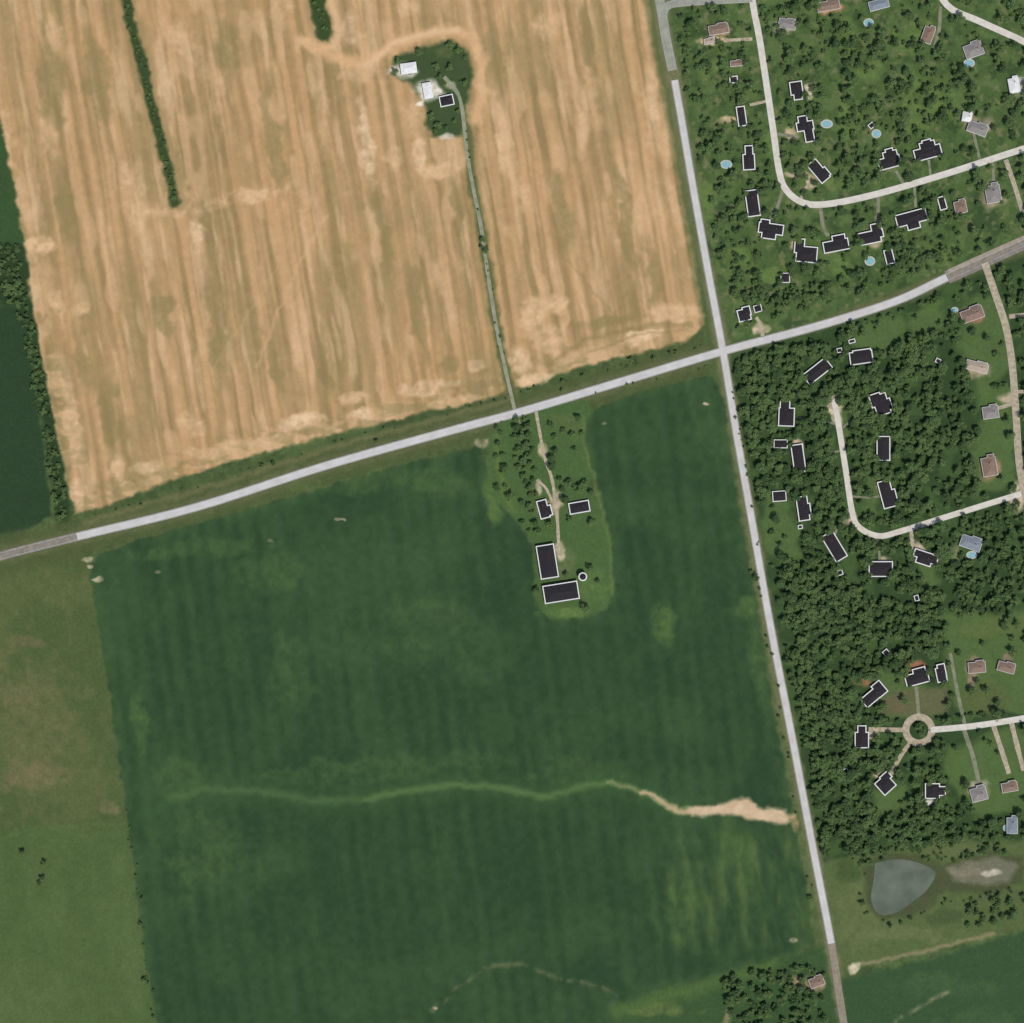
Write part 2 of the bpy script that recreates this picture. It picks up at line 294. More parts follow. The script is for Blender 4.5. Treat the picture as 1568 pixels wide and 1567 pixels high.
for (x,y,rx,ry,c) in [(1240,138,9,12,(214,202,176)),(1118,184,16,6,(196,176,140)),(1085,62,22,7,(212,188,150)),(1100,45,20,10,(190,150,120)),(1210,205,12,12,(186,172,140)),(1235,270,30,5,(170,160,130)),(1222,375,12,8,(190,170,140)),(1165,505,14,10,(206,190,160)),(1142,488,10,8,(190,176,150)),(1338,372,12,8,(170,158,130)),(1275,620,20,14,(214,200,172)),(1282,640,8,16,(210,196,168)),(1222,686,8,12,(190,176,150)),(1240,280,8,8,(200,186,160)),(1300,790,12,12,(196,180,150)),(1350,745,10,14,(180,150,120)),(1354,860,8,8,(180,165,140)),(1405,840,12,10,(206,192,166)),(1350,1185,10,10,(190,176,150)),(1425,1228,14,6,(210,210,205)),(1495,185,26,18,(150,140,118)),(1495,565,22,12,(160,150,125)),(1517,720,18,16,(150,125,100)),(1490,1030,14,26,(150,132,110)),(1545,1020,12,16,(140,120,104)),(1520,298,16,20,(150,140,118)),(1200,40,18,12,(180,170,150)),(1420,55,10,14,(130,120,95)),(1560,130,14,14,(190,188,180)),(1488,480,20,12,(150,110,92)),(1500,1210,20,14,(190,180,165)),(1560,760,14,20,(190,176,150)),(1268,15,24,8,(190,130,105)),(1540,610,18,10,(170,160,135)),(1330,1125,14,6,(196,184,156)),(1460,850,20,16,(120,130,90)),(832,690,8,12,(180,170,140)),(850,770,8,20,(180,168,140)),(858,840,7,16,(190,180,154)),(833,780,10,14,(190,160,120)),(825,745,6,10,(170,165,140))]:
    blob(x,y,rx,ry,c,1)
col*= (.95+.1*nB)[...,None]
lum=col.mean(axis=2,keepdims=True); col=col*.96+lum*.04
colL=lin(np.clip(col,0,255))*np.array([1.10,1.03,.98])
def gridmesh(name,mat,z,maskfn=None):
    idx=np.arange(nx*ny).reshape(ny,nx)
    if maskfn is None: keep=np.ones((ny-1,nx-1),bool)
    else: 
        mk_=maskfn; keep=mk_[:-1,:-1]&mk_[1:,:-1]&mk_[:-1,1:]&mk_[1:,1:]
    q=np.stack([idx[1:,:-1][keep],idx[1:,1:][keep],idx[:-1,1:][keep],idx[:-1,:-1][keep]],1)
    used,inv=np.unique(q,return_inverse=True); inv=inv.reshape(-1)
    co=np.stack([(X.ravel()[used]-CX)*S,(CY-Y.ravel()[used])*S,np.full(len(used),z)],1).astype(np.float32)
    me=bpy.data.meshes.new(name); me.vertices.add(len(used)); me.vertices.foreach_set('co',co.ravel())
    nf=len(q); me.loops.add(nf*4); me.loops.foreach_set('vertex_index',inv.astype(np.int32))
    me.polygons.add(nf); me.polygons.foreach_set('loop_start',np.arange(0,nf*4,4,dtype=np.int32))
    me.update(calc_edges=True)
    a=me.color_attributes.new('Col','FLOAT_COLOR','POINT')
    c=np.ones((len(used),4),np.float32); c[:,:3]=colL.reshape(-1,3)[used]; a.data.foreach_set('color',c.ravel())
    me.materials.append(mat); o=bpy.data.objects.new(name,me); scene.collection.objects.link(o); return o
gridmesh('ground',M['ground'],0)
fm=np.zeros((ny,nx),bool); s=bb(wheat,40); fm[s]=dW<0; gridmesh('wheat_field',M['wheat'],.10,fm)
fm=np.zeros((ny,nx),bool); s=bb(crop,40); fm[s]=dC<0; gridmesh('crop_field',M['crop'],.10,fm)
# ---------------------------------------------------------------- roads
def smooth(pts,n=6):
    P=[np.array(p,float) for p in pts]; P=[2*P[0]-P[1]]+P+[2*P[-1]-P[-2]]; o=[]
    for i in range(1,len(P)-2):
        for k in range(n):
            t=k/n; a,b,c,d=P[i-1:i+3]
            o.append(.5*((2*b)+(-a+c)*t+(2*a-5*b+4*c-d)*t*t+(-a+3*b-3*c+d)*t**3))
    o.append(P[-2]); return o
def strip(name,pts,w,z,mat,parent=None,off=0.0,thick=0.0,closed=False,dash=None,jit=0):
    P=[Vector(W(p[0],p[1]))for p in pts]; n=len(P); V=[];F=[]
    if dash:
        for a,b in zip(P[:-1],P[1:]):
            l=(b-a).length; k=max(1,int(l/dash)); 
            for i in range(k):
                if i%2==0:
                    p0=a.lerp(b,i/k);p1=a.lerp(b,(i+.5)/k); t=(b-a).normalized(); nn=Vector((-t.y,t.x,0))*w/2
                    V+= [(*(p0+nn)[:2],z),(*(p0-nn)[:2],z),(*(p1-nn)[:2],z),(*(p1+nn)[:2],z)]; m=len(V); F.append((m-4,m-3,m-2,m-1))
        return mk(name,V,F,[mat],parent=parent)
    for i,p in enumerate(P):
        t=(P[min(i+1,n-1)]-P[max(i-1,0)]); t=Vector((t.x,t.y,0)).normalized(); nn=Vector((-t.y,t.x,0))
        ww=w*(1+jit*(random.random()-.5))
        l=p+nn*(off+ww/2); r=p+nn*(off-ww/2)
        if thick: V+=[(l.x,l.y,0),(l.x,l.y,z),(r.x,r.y,z),(r.x,r.y,0)]
        else: V+=[(l.x,l.y,z),(r.x,r.y,z)]
    for i in range(n-1):
        if thick:
            a=4*i;b=a+4
            F+=[(a,a+1,b+1,b),(a+1,a+2,b+2,b+1),(a+2,a+3,b+3,b+2)]
        else: F.append((2*i,2*i+1,2*i+3,2*i+2))
    return mk(name,V,F,[mat],parent=parent)
def empty(name,loc=(0,0,0),rz=0):
    e=bpy.data.objects.new(name,None); scene.collection.objects.link(e); e.location=loc; e.rotation_euler=(0,0,rz); e.empty_display_size=2; return e
mp=[tuple(p) for p in smooth(main,6)]; np_=[tuple(p) for p in smooth(ns,6)]
hw=empty('highway')
mIn=[p for p in mp if 112<=p[0]<=1452]; mL=[p for p in mp if p[0]<=125]; mR=[p for p in mp if p[0]>=1440]
strip('gravel_shoulder',mp,10,.20,M['concrim'],hw)
strip('carriageway',mIn,7.4,.26,M['conc'],hw)
strip('carriageway_west',mL,9.5,.23,M['asph'],hw); strip('carriageway_east',mR,15.5,.23,M['asph'],hw)
strip('eastern_turn_lane',[(1452,416),(1500,394),(1568,364),(1700,304)],4.5,.25,noisemat('pale_asphalt',(150,140,122),(168,158,140),.2),hw)
strip('centre_line',mp,.15,.30,M['yellow'],hw,dash=9)
for sgn in (1,-1): strip('edge_line',mp,.15,.30,M['white'],hw,off=sgn*3.5)
cr=empty('county_road')
nIn=[p for p in np_ if 116<=p[1]<=1448]; nT=[p for p in np_ if p[1]<=122]; nB_=[p for p in np_ if p[1]>=1436]
strip('gravel_shoulder',nIn,9.2,.15,M['concrim'],cr); strip('carriageway',nIn,6.9,.245,M['conc'],cr)
strip('carriageway_north',nT,11,.235,M['asphn'],cr); strip('carriageway_south',nB_,8.5,.235,noisemat('brown_asphalt',(132,122,106),(152,142,124),.2),cr)
strip('centre_line',np_,.15,.31,M['yellow'],cr,dash=9)
ST=[('residential_street',[(1148,-60),(1152,0),(1163,60),(1173,125),(1184,200),(1193,262),(1203,290),(1228,310),(1265,313),(1340,298),(1450,266),(1568,228),(1680,195)],7,M['cream']),
('residential_street',[(1277,612),(1284,650),(1295,720),(1305,785),(1316,808),(1345,821),(1378,814),(1445,793),(1568,755),(1660,728)],6.2,M['cream']),
('residential_street',[(1420,-50),(1450,8),(1500,33),(1568,64),(1650,105)],7,M['cream']),
('residential_street',[(1508,403),(1522,445),(1540,500),(1550,560),(1556,640),(1562,720),(1580,800)],7.5,M['gravel']),
('residential_street',[(1425,1118),(1490,1112),(1568,1100),(1660,1084)],6.5,M['cream']),
('residential_street',[(1014,28),(1022,10),(1050,4),(1152,-2)],8,M['asphn']),
('residential_street',[(1540,245),(1552,280),(1566,325)],4.5,M['gravel'])]
for nm,pts,w,mt in ST:
    e=empty(nm); sp=smooth(pts,5)
    strip('pavement',sp,w,.22+.004*ST.index((nm,pts,w,mt)),mt,e)
    for sg in (1,-1): strip('kerb',sp,.3,.33,M['kerb'],e,off=sg*(w/2+.15),thick=1)
ring=[(1407+20*math.cos(t*math.pi/12),1118+20*math.sin(t*math.pi/12)) for t in range(25)]
strip('turning_circle',ring,8,.215,M['gravel'])
cdisc=[(1275+15*math.cos(t*math.pi/10)*random.uniform(.85,1.15),616+11*math.sin(t*math.pi/10)*random.uniform(.85,1.15)) for t in range(20)]
mk('turning_head',[W(x,y,.2) for x,y in cdisc],[tuple(range(19,-1,-1))],[M['gravel']])
DR=[([(680,118),(700,142),(708,170),(716,240),(725,290),(737,350),(750,440),(762,510),(776,575),(788,628)],4.2,'gravelg2'),
([(820,626),(826,660),(834,700),(846,738),(853,790),(856,850)],3.6,'gravel'),([(822,735),(836,748),(846,770)],3,'gravel'),
([(790,628),(795,650)],4,'gravelg'),
([(1175,155),(1148,161)],3.5,'gravel'),([(1184,205),(1210,208),(1224,210)],3.5,'gravelg'),([(1199,290),(1190,318),(1180,335)],4,'gravelg'),
([(1256,316),(1260,345),(1268,362)],4,'gravelg'),([(1345,300),(1344,330),(1338,350)],4,'gravelg'),([(1168,520),(1166,500),(1158,486)],4,'gravel'),
([(1226,306),(1232,290),(1246,276)],3,'gravel'),([(1385,285),(1372,262)],3,'gravelg'),([(1425,270),(1422,245)],3,'gravelg'),([(1400,282),(1402,318)],3,'gravelg'),
([(1300,760),(1330,762),(1348,760)],2.5,'gravelg'),([(1304,790),(1285,805),(1276,825)],3,'gravelg'),([(1395,812),(1398,835),(1408,850)],4.5,'gravel'),([(1345,822),(1347,858)],3,'gravelg'),
([(1290,690),(1240,700)],2.3,'gravelg'),([(1284,650),(1220,640)],2.3,'gravelg'),([(1290,655),(1335,620)],2.3,'gravelg'),
([(1390,1118),(1330,1117)],5,'gravel'),([(1395,1135),(1378,1160),(1364,1186)],5,'gravel'),([(1407,1098),(1403,1052)],4,'gravelg'),
([(1455,1000),(1466,1060),(1478,1112)],4,'gravelg'),([(1476,1118),(1490,1160),(1500,1205)],5,'gravelg'),([(1520,1108),(1534,1150),(1545,1185)],5.5,'gravel'),([(1548,1104),(1562,1160),(1568,1180)],5.5,'gravel'),
([(1430,75),(1438,45),(1440,10)],4,'gravelg'),([(1552,618),(1520,628)],4,'gravel'),([(1545,485),(1590,480)],5,'gravel'),([(1152,60),(1110,62)],4,'gravel'),([(1510,400),(1490,408)],5,'gravel'),([(1500,245),(1490,200)],3.5,'gravelg'),([(1520,243),(1522,290)],3.5,'gravelg'),([(1556,600),(1568,600)],4,'gravel')]
M['gravelg2']=noisemat('farm_track',(130,134,108),(158,158,134),.15)
for i,(pts,w,mt) in enumerate(DR): strip('driveway',smooth(pts,6),w,.125+.0015*i,M[mt],jit=.25)
pond=smooth([(1340,1322),(1370,1316),(1402,1320),(1432,1336),(1420,1362),(1396,1382),(1372,1398),(1346,1400),(1334,1378),(1338,1345),(1340,1322)],5)[:-1]
mk('pond',[W(p[0],p[1],.06) for p in pond],[tuple(range(len(pond)-1,-1,-1))],[M['pond']])
# ---------------------------------------------------------------- buildings
def box(V,F,x0,x1,y0,y1,z0,z1):
    n=len(V); V+=[(x0,y0,z0),(x1,y0,z0),(x1,y1,z0),(x0,y1,z0),(x0,y0,z1),(x1,y0,z1),(x1,y1,z1),(x0,y1,z1)]
    F+=[(n,n+3,n+2,n+1),(n+4,n+5,n+6,n+7),(n,n+1,n+5,n+4),(n+1,n+2,n+6,n+5),(n+2,n+3,n+7,n+6),(n+3,n,n+4,n+7)]
HP=[]
def building(name,cx,cy,a,rects,h=3.2,roof='roof',wall='wall',t=1.15,pitch=.22,kind='house'):
    e=empty(name,W(cx,cy),math.radians(a)); HP.append((cx,cy,max(max(abs(r[0])+r[2]/2,abs(r[1])+r[3]/2) for r in rects)))
    wv,wf,tv,tf,rv,rf,gv,gf,dv,df,fv,ff=([] for _ in range(12))
    for i,(ox,oy,w,l) in enumerate(rects):
        ox*=S;oy*=S;w*=S;l*=S; k=i*.013
        x0,x1,y0,y1=ox-w/2,ox+w/2,oy-l/2,oy+l/2; hh=h+k
        box(wv,wf,x0-.25-k,x1+.25+k,y0-.25-k,y1+.25+k,-.3,hh)
        box(tv,tf,x0-t-k,x1+t+k,y0-t-k,y1+t+k,hh,hh+.22)
        z=hh+.235; m=min(w,l)/2; rz=z+m*pitch; n=len(rv)
        if w>=l: r1=(x0+m*.9,oy,rz); r2=(x1-m*.9,oy,rz)
        else: r1=(ox,y0+m*.9,rz); r2=(ox,y1-m*.9,rz)
        rv+=[(x0,y0,z),(x1,y0,z),(x1,y1,z),(x0,y1,z),r1,r2]
        if w>=l: rf+=[(n,n+1,n+5,n+4),(n+1,n+2,n+5),(n+2,n+3,n+4,n+5),(n+3,n,n+4)]
        else: rf+=[(n,n+1,n+4),(n+1,n+2,n+5,n+4),(n+2,n+3,n+5),(n+3,n,n+4,n+5)]
        rf.append((n+3,n+2,n+1,n))
        if kind=='house' and min(w,l)>6:
            for side,(p0,p1) in enumerate(((x0,x1),(x0,x1),(y0,y1),(y0,y1))):
                c=max(1,int((p1-p0)/3.6))
                for q in range(c):
                    u=p0+(q+.5)*(p1-p0)/c
                    if side<2:
                        yy=(y0-.25-k) if side==0 else (y1+.25+k)
                        box(gv,gf,u-.55,u+.55,yy-.04,yy+.04,1.0,2.3); box(fv,ff,u-.65,u+.65,yy-.06,yy+.06,.9,1.0); box(fv,ff,u-.65,u+.65,yy-.06,yy+.06,2.3,2.4)
                    else:
                        xx=(x0-.25-k) if side==2 else (x1+.25+k)
                        box(gv,gf,xx-.04,xx+.04,u-.55,u+.55,1.0,2.3); box(fv,ff,xx-.06,xx+.06,u-.65,u+.65,.9,1.0)
    ox,oy,w,l=[v*S for v in rects[0]]
    dw={'barn':2.2,'house':.5,'shed':.6}[kind]; dh={'barn':3.6,'house':2.1,'shed':1.9}[kind]
    if w>l: box(dv,df,ox+w*.04-dw,ox+w*.04+dw,oy-l/2-.36,oy-l/2-.2,0,dh)
    else: box(dv,df,ox-w/2-.36,ox-w/2-.2,oy+l*.04-dw,oy+l*.04+dw,0,dh)
    if kind=='barn': box(dv,df,ox-dw,ox+dw,oy+l/2+.2,oy+l/2+.36,0,dh)
    mk('walls',wv,wf,[M[wall]],parent=e); mk('eaves',tv,tf,[M['trim']],parent=e); mk('roof',rv,rf,[M[roof]],parent=e); mk('door',dv,df,[M['door']],parent=e)
    if gv: mk('windows',gv,gf,[M['glass']],parent=e); mk('window_frames',fv,ff,[M['trim']],parent=e)
    if kind=='house':
        cv,cf=[],[]; m=min(w,l)/2*pitch
        if w>=l: box(cv,cf,ox+w*.22-.4,ox+w*.22+.4,oy+.3,oy+1.1,h-.5,h+m+1.1)
        else: box(cv,cf,ox+.3,ox+1.1,oy+l*.22-.4,oy+l*.22+.4,h-.5,h+m+1.1)
        mk('chimney',cv,cf,[M['brick']],parent=e)
    return e
H=lambda *a,**k: building('suburban_house',*a,**k)
D=lambda *a,**k: building('garden_shed',*a,h=2.3,kind='shed',t=.9,**k)
H(1123,123,8,[(0,0,10,8)]); H(1219,138,8,[(0,2,17,18),(1,-5,11,20)]); H(1135,179,8,[(0,0,11,28)])
H(1233,199,10,[(0,5,24,12),(4,-5,12,28),(-2,12,12,16)]); H(1146,244,3,[(0,-5,16,22),(1,4,10,30)])
H(1253,263,40,[(0,0,15,34),(5,-8,11,14)],pitch=.2); D(1334,193,40,[(0,0,7,6)])
H(1360,245,15,[(0,-5,32,15),(4,2,20,18),(4,9,10,12)]); H(1419,231,15,[(0,-4,40,16),(2,4,22,16),(2,10,12,10)])
H(1152,312,8,[(0,0,17,38)]); H(1180,351,-8,[(0,0,36,14),(-2,-6,20,18),(-10,6,12,12)])
H(1232,386,-5,[(3,-4,30,22),(-9,8,13,20)]); H(1279,374,11,[(0,-3,37,15),(6,4,18,15)])
H(1333,361,12,[(-2,-3,30,17),(10,6,14,18),(0,0,36,10)]); H(1361,394,14,[(0,0,11,20)])
H(1396,338,15,[(0,4,46,17),(0,-6,18,14)]); H(1442,312,15,[(0,0,9,18)]); D(1202,426,0,[(0,0,12,13)])
H(1139,483,14,[(0,0,17,16),(5,5,10,12)]); D(1160,473,15,[(0,0,10,9)])
H(1251,569,38,[(0,0,42,17)]); H(1318,548,8,[(0,0,33,17),(2,2,26,18)]); D(1304,523,15,[(0,0,8,4)]); D(1285,537,10,[(0,0,6,5)])
H(1204,634,-2,[(0,-5,22,26),(-3,6,13,26)]); D(1195,680,0,[(0,0,19,11)]); H(1222,702,8,[(0,0,16,40)])
D(1193,760,4,[(0,0,19,14)]); H(1229,779,8,[(0,0,15,35),(2,-2,17,16)]); D(1225,807,10,[(0,0,5,4)])
H(1277,837,31,[(0,0,18,43)]); H(1348,617,18,[(0,-3,20,30),(-6,6,16,18),(6,-6,16,16)]); H(1352,687,0,[(0,0,18,35)])
H(1357,757,15,[(0,0,17,40),(6,-5,14,18)]); H(1348,871,0,[(0,-1,30,20),(0,2,34,16)])
H(1415,855,-18,[(0,0,22,18),(10,2,18,12),(-10,4,14,10)]); D(1286,877,20,[(0,0,6,6)]); D(1403,916,15,[(0,0,5,7)])
D(1356,999,40,[(0,0,7,6)]); D(1436,553,-25,[(0,0,6,5)])
H(1338,1064,40,[(-2,0,36,15),(12,2,14,20)]); H(1403,1037,15,[(0,-2,34,16),(6,4,18,16)]); H(1440,1031,12,[(0,-2,13,20),(2,4,10,18)])
H(1319,1129,0,[(0,-4,19,22),(0,6,11,22)]); H(1355,1201,42,[(0,0,22,22),(8,8,14,10)]); H(1430,1211,0,[(-3,0,20,21),(6,0,20,12)]); D(1294,1181,25,[(0,0,7,6)])
building('farmhouse',832,780,15,[(0,0,13,26),(4,-4,14,14)]); building('farm_outbuilding',887,777,10,[(0,0,29,15)])
building('barn',838,860,9,[(0,0,25,49)],h=5,kind='barn',wall='barnwall'); building('barn',859,907,9,[(0,0,51,25)],h=5,kind='barn',wall='barnwall')
building('farmhouse',684,155,12,[(0,0,19,14)])
M['rw']=noisemat('white_metal_roof',(215,214,210),(236,235,232),.5); M['rg']=noisemat('grey_shingles',(128,124,120),(150,144,138),.7)
M['rb']=noisemat('brown_shingles',(124,104,90),(146,124,108),.7); M['rbl']=noisemat('slate_blue_shingles',(118,126,132),(140,147,154),.7); M['rt']=noisemat('tan_shingles',(162,146,128),(184,168,150),.7)
building('metal_barn',626,106,8,[(0,0,24,16)],h=4.5,roof='rw',kind='barn',t=.3); building('metal_barn',655,140,10,[(0,0,13,24)],h=4,roof='rw',kind='barn',t=.3)
for (x,y,a,w,l,r) in [(1205,38,-10,26,14,'rg'),(1100,46,10,30,14,'rb'),(1086,64,10,16,8,'rt'),(1268,10,10,34,14,'rb'),(1420,55,-20,16,24,'rb'),(1490,78,20,28,20,'rg'),(1480,180,-10,14,14,'rw'),(1496,198,-20,30,16,'rg'),(1520,298,10,22,26,'rg'),(1470,318,12,18,18,'rb'),(1488,482,20,34,18,'rb'),(1495,562,-15,34,14,'rt'),(1516,632,8,24,18,'rg'),(1514,715,10,22,28,'rb'),(1486,832,-20,32,18,'rbl'),(1495,1022,5,26,16,'rb'),(1540,1022,-15,26,14,'rb'),(1498,1216,15,24,20,'rg'),(1549,1264,0,16,24,'rbl'),(1545,1205,10,24,14,'rb'),(1250,1503,20,22,14,'rb'),(1345,8,15,30,14,'rbl'),(1552,132,10,16,22,'rw'),(1128,98,5,20,8,'rb')]:
    building('suburban_house',x,y,a,[(0,0,w,l),(w*.2,l*.25,w*.45,l*.8)],roof=r,t=.35,pitch=.35)
def disc(V,F,r,z,n=28,rx=1): 
    k=len(V); V+=[(r*rx*math.cos(2*math.pi*i/n),r*math.sin(2*math.pi*i/n),z) for i in range(n)]; return k
e=empty('grain_silo',W(892,883)); V=[];n=28
for r,z in ((4.3,0),(4.3,8),(5.0,8),(5.0,8.2),(3.7,8.3)): disc(V,None,r,z)
F=[(k*n+i,k*n+(i+1)%n,(k+1)*n+(i+1)%n,(k+1)*n+i) for k in range(4) for i in range(n)]
mk('shell',V,F,[M['trim']],parent=e)
V=[];disc(V,None,3.7,8.32);disc(V,None,.5,9.5);V.append((0,0,9.6)); F=[(i,(i+1)%n,n+(i+1)%n,n+i) for i in range(n)]+[(n+i,n+(i+1)%n,2*n) for i in range(n)]
mk('conical_roof',V,F,[M['roof']],parent=e)
for x,y,r,sx in [(1266,190,5,1.4),(1342,205,5,1.1),(1112,252,5,1.4),(1332,400,5.5,1.1),(1462,475,3.5,1.2),(1330,35,5,1.2),(1484,97,5,1.3),(1488,850,4.5,1.4),(1541,1268,4,1)]:
    e=empty('swimming_pool',W(x,y)); V=[];disc(V,None,r*S*1.35,0,rx=sx);disc(V,None,r*S*1.35,.16,rx=sx);disc(V,None,r*S,.16,rx=sx);disc(V,None,r*S,.0,rx=sx)
    mk('deck',V,[(k*n+i,k*n+(i+1)%n,(k+1)*n+(i+1)%n,(k+1)*n+i) for k in range(3) for i in range(n)],[M['kerb']],parent=e)
    V=[];disc(V,None,r*S*.999,.10,rx=sx); mk('water',V,[tuple(range(n))],[M['poolw']],parent=e); HP.append((x,y,r+1))
# ---------------------------------------------------------------- trees
def tree_mesh(name,seed,R=5.0,Ht=10.0,nl=700,leaf='leaf',conif=False):
    r=random.Random(seed); V=[];F=[];MI=[]
    def tube(p,q,r0,r1,n=6):
        p=Vector(p);q=Vector(q);d=(q-p).normalized(); a=d.orthogonal().normalized(); b=d.cross(a); k=len(V)
        for c,rr in ((p,r0),(q,r1)):
            for i in range(n): V.append(tuple(c+a*rr*math.cos(2*math.pi*i/n)+b*rr*math.sin(2*math.pi*i/n)))
        for i in range(n): F.append((k+i,k+(i+1)%n,k+n+(i+1)%n,k+n+i)); MI.append(0)
    top=(r.uniform(-.4,.4),r.uniform(-.4,.4),Ht*.62)
    tube((0,0,-.2),(top[0]*.4,top[1]*.4,Ht*.35),.36,.25); tube((top[0]*.4,top[1]*.4,Ht*.35),top,.25,.1)
    lobes=[]
    for i in range(11):
        a=r.uniform(0,6.28); q=r.uniform(.25,.72)*R if i else 0; z=Ht*r.uniform(.45,.72) if i else Ht*.74
        z+= (R-q)*.12; c=Vector((q*math.cos(a),q*math.sin(a),z)); lr=R*r.uniform(.26,.46); lobes.append((c,lr))
        if i: tube((top[0]*.4,top[1]*.4,Ht*.35+.4*r.random()),tuple(c),.14,.04,5)
    for j in range(nl):
        c,lr=lobes[r.randrange(len(lobes))]
        while 1:
            d=Vector((r.gauss(0,1),r.gauss(0,1),r.gauss(.35,1)))
            if d.length>.1: break
        d.normalize(); p=c+Vector((d.x*lr,d.y*lr,d.z*lr*.75))*r.uniform(.6,1.12)
        nrm=(d+Vector((r.uniform(-.6,.6),r.uniform(-.6,.6),r.uniform(0,1.2)))).normalized()
        a=nrm.orthogonal().normalized(); b=nrm.cross(a); th=r.uniform(0,6.28); a,b=a*math.cos(th)+b*math.sin(th),b*math.cos(th)-a*math.sin(th)
        sz=R*r.uniform(.06,.13); k=len(V)
        V.extend([tuple(p-a*sz),tuple(p+b*sz*.7+nrm*sz*.25),tuple(p+a*sz),tuple(p-b*sz*.7-nrm*sz*.1)]); F.append((k,k+1,k+2,k+3)); MI.append(1)
    me=bpy.data.meshes.new(name); me.from_pydata(V,[],F); me.materials.append(M['bark']); me.materials.append(M[leaf]); me.polygons.foreach_set('material_index',MI); me.update(); return me
TM=[tree_mesh('tree_mesh',i,R=5,Ht=random.uniform(7.5,11),leaf='leaf' if i%2 else 'leafd') for i in range(8)]
SM=[tree_mesh('shrub_mesh',50+i,R=3,Ht=4,nl=300,leaf='leafd' if i%2 else 'leaf') for i in range(3)]
def inpoly(x,y,poly):
    c=False;n=len(poly)
    for i in range(n):
        a=poly[i];b=poly[(i+1)%n]
        if (a[1]>y)!=(b[1]>y) and x<(b[0]-a[0])*(y-a[1])/(b[1]-a[1])+a[0]: c=not c
    return c
def dseg(x,y,a,b):
    dx,dy=b[0]-a[0],b[1]-a[1]; t=max(0,min(1,((x-a[0])*dx+(y-a[1])*dy)/(dx*dx+dy*dy+1e-9))); return math.hypot(x-a[0]-t*dx,y-a[1]-t*dy)
LN=[(main,16),(ns,16)]+[(q[1],q[2]/S/2+5) for q in ST]+[(q[0],q[1]/S/2+(3 if q[1]>3.2 else .5)) for q in DR]+[(ring,9)]
def blocked(x,y,r,pad=1.0):
    for hx,hy,hr in HP:
        if abs(x-hx)<40 and abs(y-hy)<40 and math.hypot(x-hx,y-hy)<hr*.85+r*pad: return True
    for pts,w in LN:
        for a,b in zip(pts[:-1],pts[1:]):
            if min(a[0],b[0])-25<x<max(a[0],b[0])+25 and min(a[1],b[1])-25<y<max(a[1],b[1])+25 and dseg(x,y,a,b)<w: return True
    if math.hypot((x-1383)/60,(y-1360)/52)<1: return True
    return False
def fn(x,y,s): return float(fbm(np.array([x]),np.array([y]),s,3)[0])
def put(name,me,x,y,r,coll):
    o=bpy.data.objects.new(name,me); coll.objects.link(o); o.location=W(x,y); base=5 if me in TM else 3
    k=r*S/base; o.scale=(k*random.uniform(.9,1.12),k*random.uniform(.9,1.12),k*random.uniform(.8,1.05)); o.rotation_euler=(0,0,random.uniform(0,6.28)); return o
wc=bpy.data.collections.new('woodland_trees'); cnt=0
clr=[c for c in clear]
def scatter(poly,step,dens,rr,coll,name,noise=(30,22,.0),skipclear=True,pad=.8):
    global cnt
    a=np.array(poly); y=a[:,1].min()
    while y<a[:,1].max():
        x=a[:,0].min()
        while x<a[:,0].max():
            px=x+random.uniform(-.6,.6)*step; py=y+random.uniform(-.6,.6)*step; x+=step
            if not inpoly(px,py,poly): continue
            dn=dens*(1 if not noise[2] else max(0,min(1.6,1+noise[2]*(fn(px/noise[0],py/noise[0],noise[1])-.5)*4)))
            if skipclear and any(inpoly(px,py,c) for c in clr): dn*=.15
            if random.random()>dn: continue
            r=rr[0]+(rr[1]-rr[0])*random.random()**1.4
            if blocked(px,py,r,pad): continue
            put(name,random.choice(TM if r>3.4 else SM),px,py,r,coll); cnt+=1
        y+=step
sc=scene.collection
scatter([(1124,552),(1250,516),(1370,480),(1445,450),(1446,1290),(1320,1308),(1266,1312),(1242,1220),(1219,1100),(1192,940),(1170,800),(1146,680)],8.8,.98,(4.4,9.4),wc,'woodland_tree',(26,22,.75),pad=.65)
scatter([(1446,450),(1640,370),(1640,1290),(1568,1285),(1446,1290)],9.6,.7,(4.2,8.4),wc,'woodland_tree',(28,21,.9))
scatter([(1130,505),(1250,470),(1370,436),(1445,402),(1440,380),(1340,420),(1220,440),(1120,440)],9.2,.75,(4,8.4),wc,'woodland_tree',(20,20,.8))
scatter([(1108,1490),(1270,1478),(1282,1600),(1120,1600)],9.5,.7,(4,7.5),wc,'woodland_tree',(18,19,.8))
scatter([(1470,1392),(1560,1355),(1640,1340),(1640,1400),(1568,1405),(1480,1425)],9,.6,(4,6.5),wc,'woodland_tree')
scatter([(1280,1290),(1560,1290),(1560,1312),(1300,1325)],9,.6,(3,6),wc,'woodland_tree')
scatter([(-60,368),(30,378),(45,470),(58,520),(78,640),(98,740),(104,790),(88,798),(80,740),(55,620),(38,520),(20,465),(-60,450)],7,.8,(3.2,5.8),wc,'woodland_tree')
e=empty('woodland'); e.instance_type='COLLECTION'; e.instance_collection=wc
c1=cnt
scatter([(1036,20),(1150,-30),(1640,-30),(1640,330),(1446,405),(1330,420),(1120,440),(1100,430),(1065,240)],10.6,.58,(3.2,9.2),sc,'garden_tree',(24,17,1.5),pad=.5)
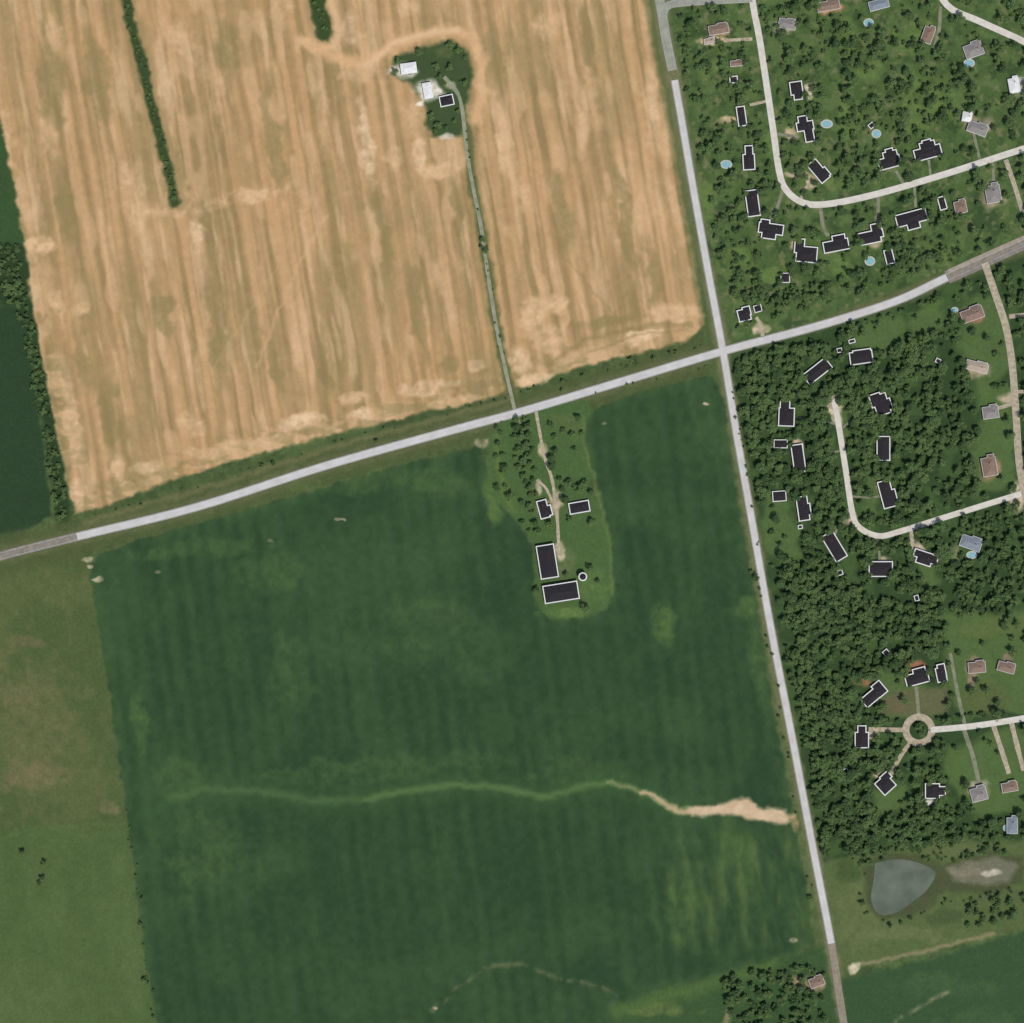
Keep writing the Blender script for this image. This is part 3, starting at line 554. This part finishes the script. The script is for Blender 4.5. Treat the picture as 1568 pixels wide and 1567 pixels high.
for (x,y) in [(610,95),(604,112),(640,80),(690,70),(700,78),(712,90),(668,105),(672,118),(690,105),(662,180),(670,192),(684,196),(694,186),(665,202),(700,172),(710,128),
  (760,655),(765,680),(772,700),(768,725),(775,745),(762,745),(788,668),(795,690),(800,655),(812,668),(808,700),(818,720),(800,730),(812,748),(842,650),(850,672),(862,660),(845,716),(858,735),(878,745),(895,742),(880,690),(905,755),(800,800),(812,815),(845,805),(870,795),(800,770),(885,640),(902,868),(915,888),(820,905),(897,930),(905,800),(866,880),(815,760),(792,715),
  (790,640),(803,642),(810,655),(792,655),(798,668),(806,682),(815,690),(800,705),(790,700),(812,710),(804,718),(816,735),(806,740),(822,760),(808,775),(815,785),(862,750),(870,742),(886,750),(865,765),(818,800),(822,815),(848,690),(846,702),(875,665),(890,665),(766,665),(760,700),(772,715),(780,760)]:
    put('garden_tree',random.choice(TM),x+random.uniform(-2,2),y+random.uniform(-2,2),random.uniform(4.2,7.8),sc)
hc=bpy.data.collections.new('hedgerow_shrubs')
def row(pts,step,jit,rr,dens=1):
    sp=smooth(pts,10)
    for a,b in zip(sp[:-1],sp[1:]):
        l=float(np.hypot(*(b-a))); k=max(1,int(l/step+random.random()))
        for i in range(k):
            if random.random()<dens:
                p=a+(b-a)*(i/k); r=random.uniform(*rr); put('hedgerow_shrub',random.choice(SM+TM[:2]),p[0]+random.uniform(-jit,jit),p[1]+random.uniform(-jit,jit),r,hc)
row([(184,-60),(196,20),(215,90),(240,190),(262,280),(267,308)],5,4,(2.4,4),.8)
row([(476,-60),(487,10),(497,50)],4,7,(2.4,4),.8)
row([(716,200),(725,290),(737,350),(750,440),(762,510),(776,575)],14,5,(1.6,3),.35)
row([(130,792),(300,745),(500,682),(700,630),(780,606)],16,4,(1.8,3.4),.35)
row([(800,602),(900,575),(1000,550),(1080,528)],10,4,(2,4),.45)
row([(770,648),(900,608),(1000,582),(1090,560)],16,3,(1.8,3),.3)
row([(1155,860),(1180,1000),(1200,1120),(1220,1230),(1245,1370)],18,4,(1.8,3.6),.45)
row([(195,1240),(208,1330),(222,1450),(240,1567)],20,5,(1.8,3.6),.5)
row([(1120,600),(1140,700),(1165,860)],16,3,(1.6,3),.3)
row([(1300,1310),(1322,1330),(1318,1380),(1335,1412),(1390,1408),(1440,1385),(1500,1375),(1560,1358)],9,5,(2,4.5),.5)
row([(1345,1306),(1400,1302),(1450,1315),(1520,1300)],9,4,(2,4.5),.5)
for x,y,r in [(740,368,5),(744,384,5),(737,378,4),(35,1304,5),(68,1322,5),(65,1345,5),(60,1352,4),(402,714,4),(418,710,4),(576,675,4),(966,552,5),(972,556,4),(860,598,4),(222,1500,5),(215,1415,4),(1156,884,6),(1150,876,4),(1240,1375,5)]:
    put('hedgerow_shrub',random.choice(TM),x,y,r,hc)
e=empty('hedgerow'); e.instance_type='COLLECTION'; e.instance_collection=hc
print('trees',c1,cnt,len(hc.objects))
# ---------------------------------------------------------------- light, camera
w=bpy.data.worlds.new('World'); scene.world=w; w.use_nodes=True; nt=w.node_tree
sky=nt.nodes.new('ShaderNodeTexSky'); sky.sky_type='NISHITA'; sky.sun_disc=False
el=math.radians(58); az=math.radians(150); sky.sun_elevation=el; sky.sun_rotation=az
bg=nt.nodes['Background']; bg.inputs['Strength'].default_value=.09; nt.links.new(sky.outputs['Color'],bg.inputs['Color'])
sd=bpy.data.lights.new('sun','SUN'); sd.energy=2.95; sd.angle=math.radians(.5); sd.color=(1,.965,.91)
so=bpy.data.objects.new('sun',sd); scene.collection.objects.link(so)
so.rotation_euler=Vector((math.sin(az)*math.cos(el),math.cos(az)*math.cos(el),math.sin(el))).to_track_quat('Z','Y').to_euler()
cd=bpy.data.cameras.new('camera'); co=bpy.data.objects.new('camera',cd); scene.collection.objects.link(co); co.location=(0,0,2500); cd.clip_start=10; cd.clip_end=30000
cd.sensor_width=36; cd.sensor_fit='HORIZONTAL'; cd.lens=36*2500/(1568*S); scene.camera=co
scene.view_settings.view_transform='Standard'; scene.view_settings.look='None'; scene.view_settings.exposure=0
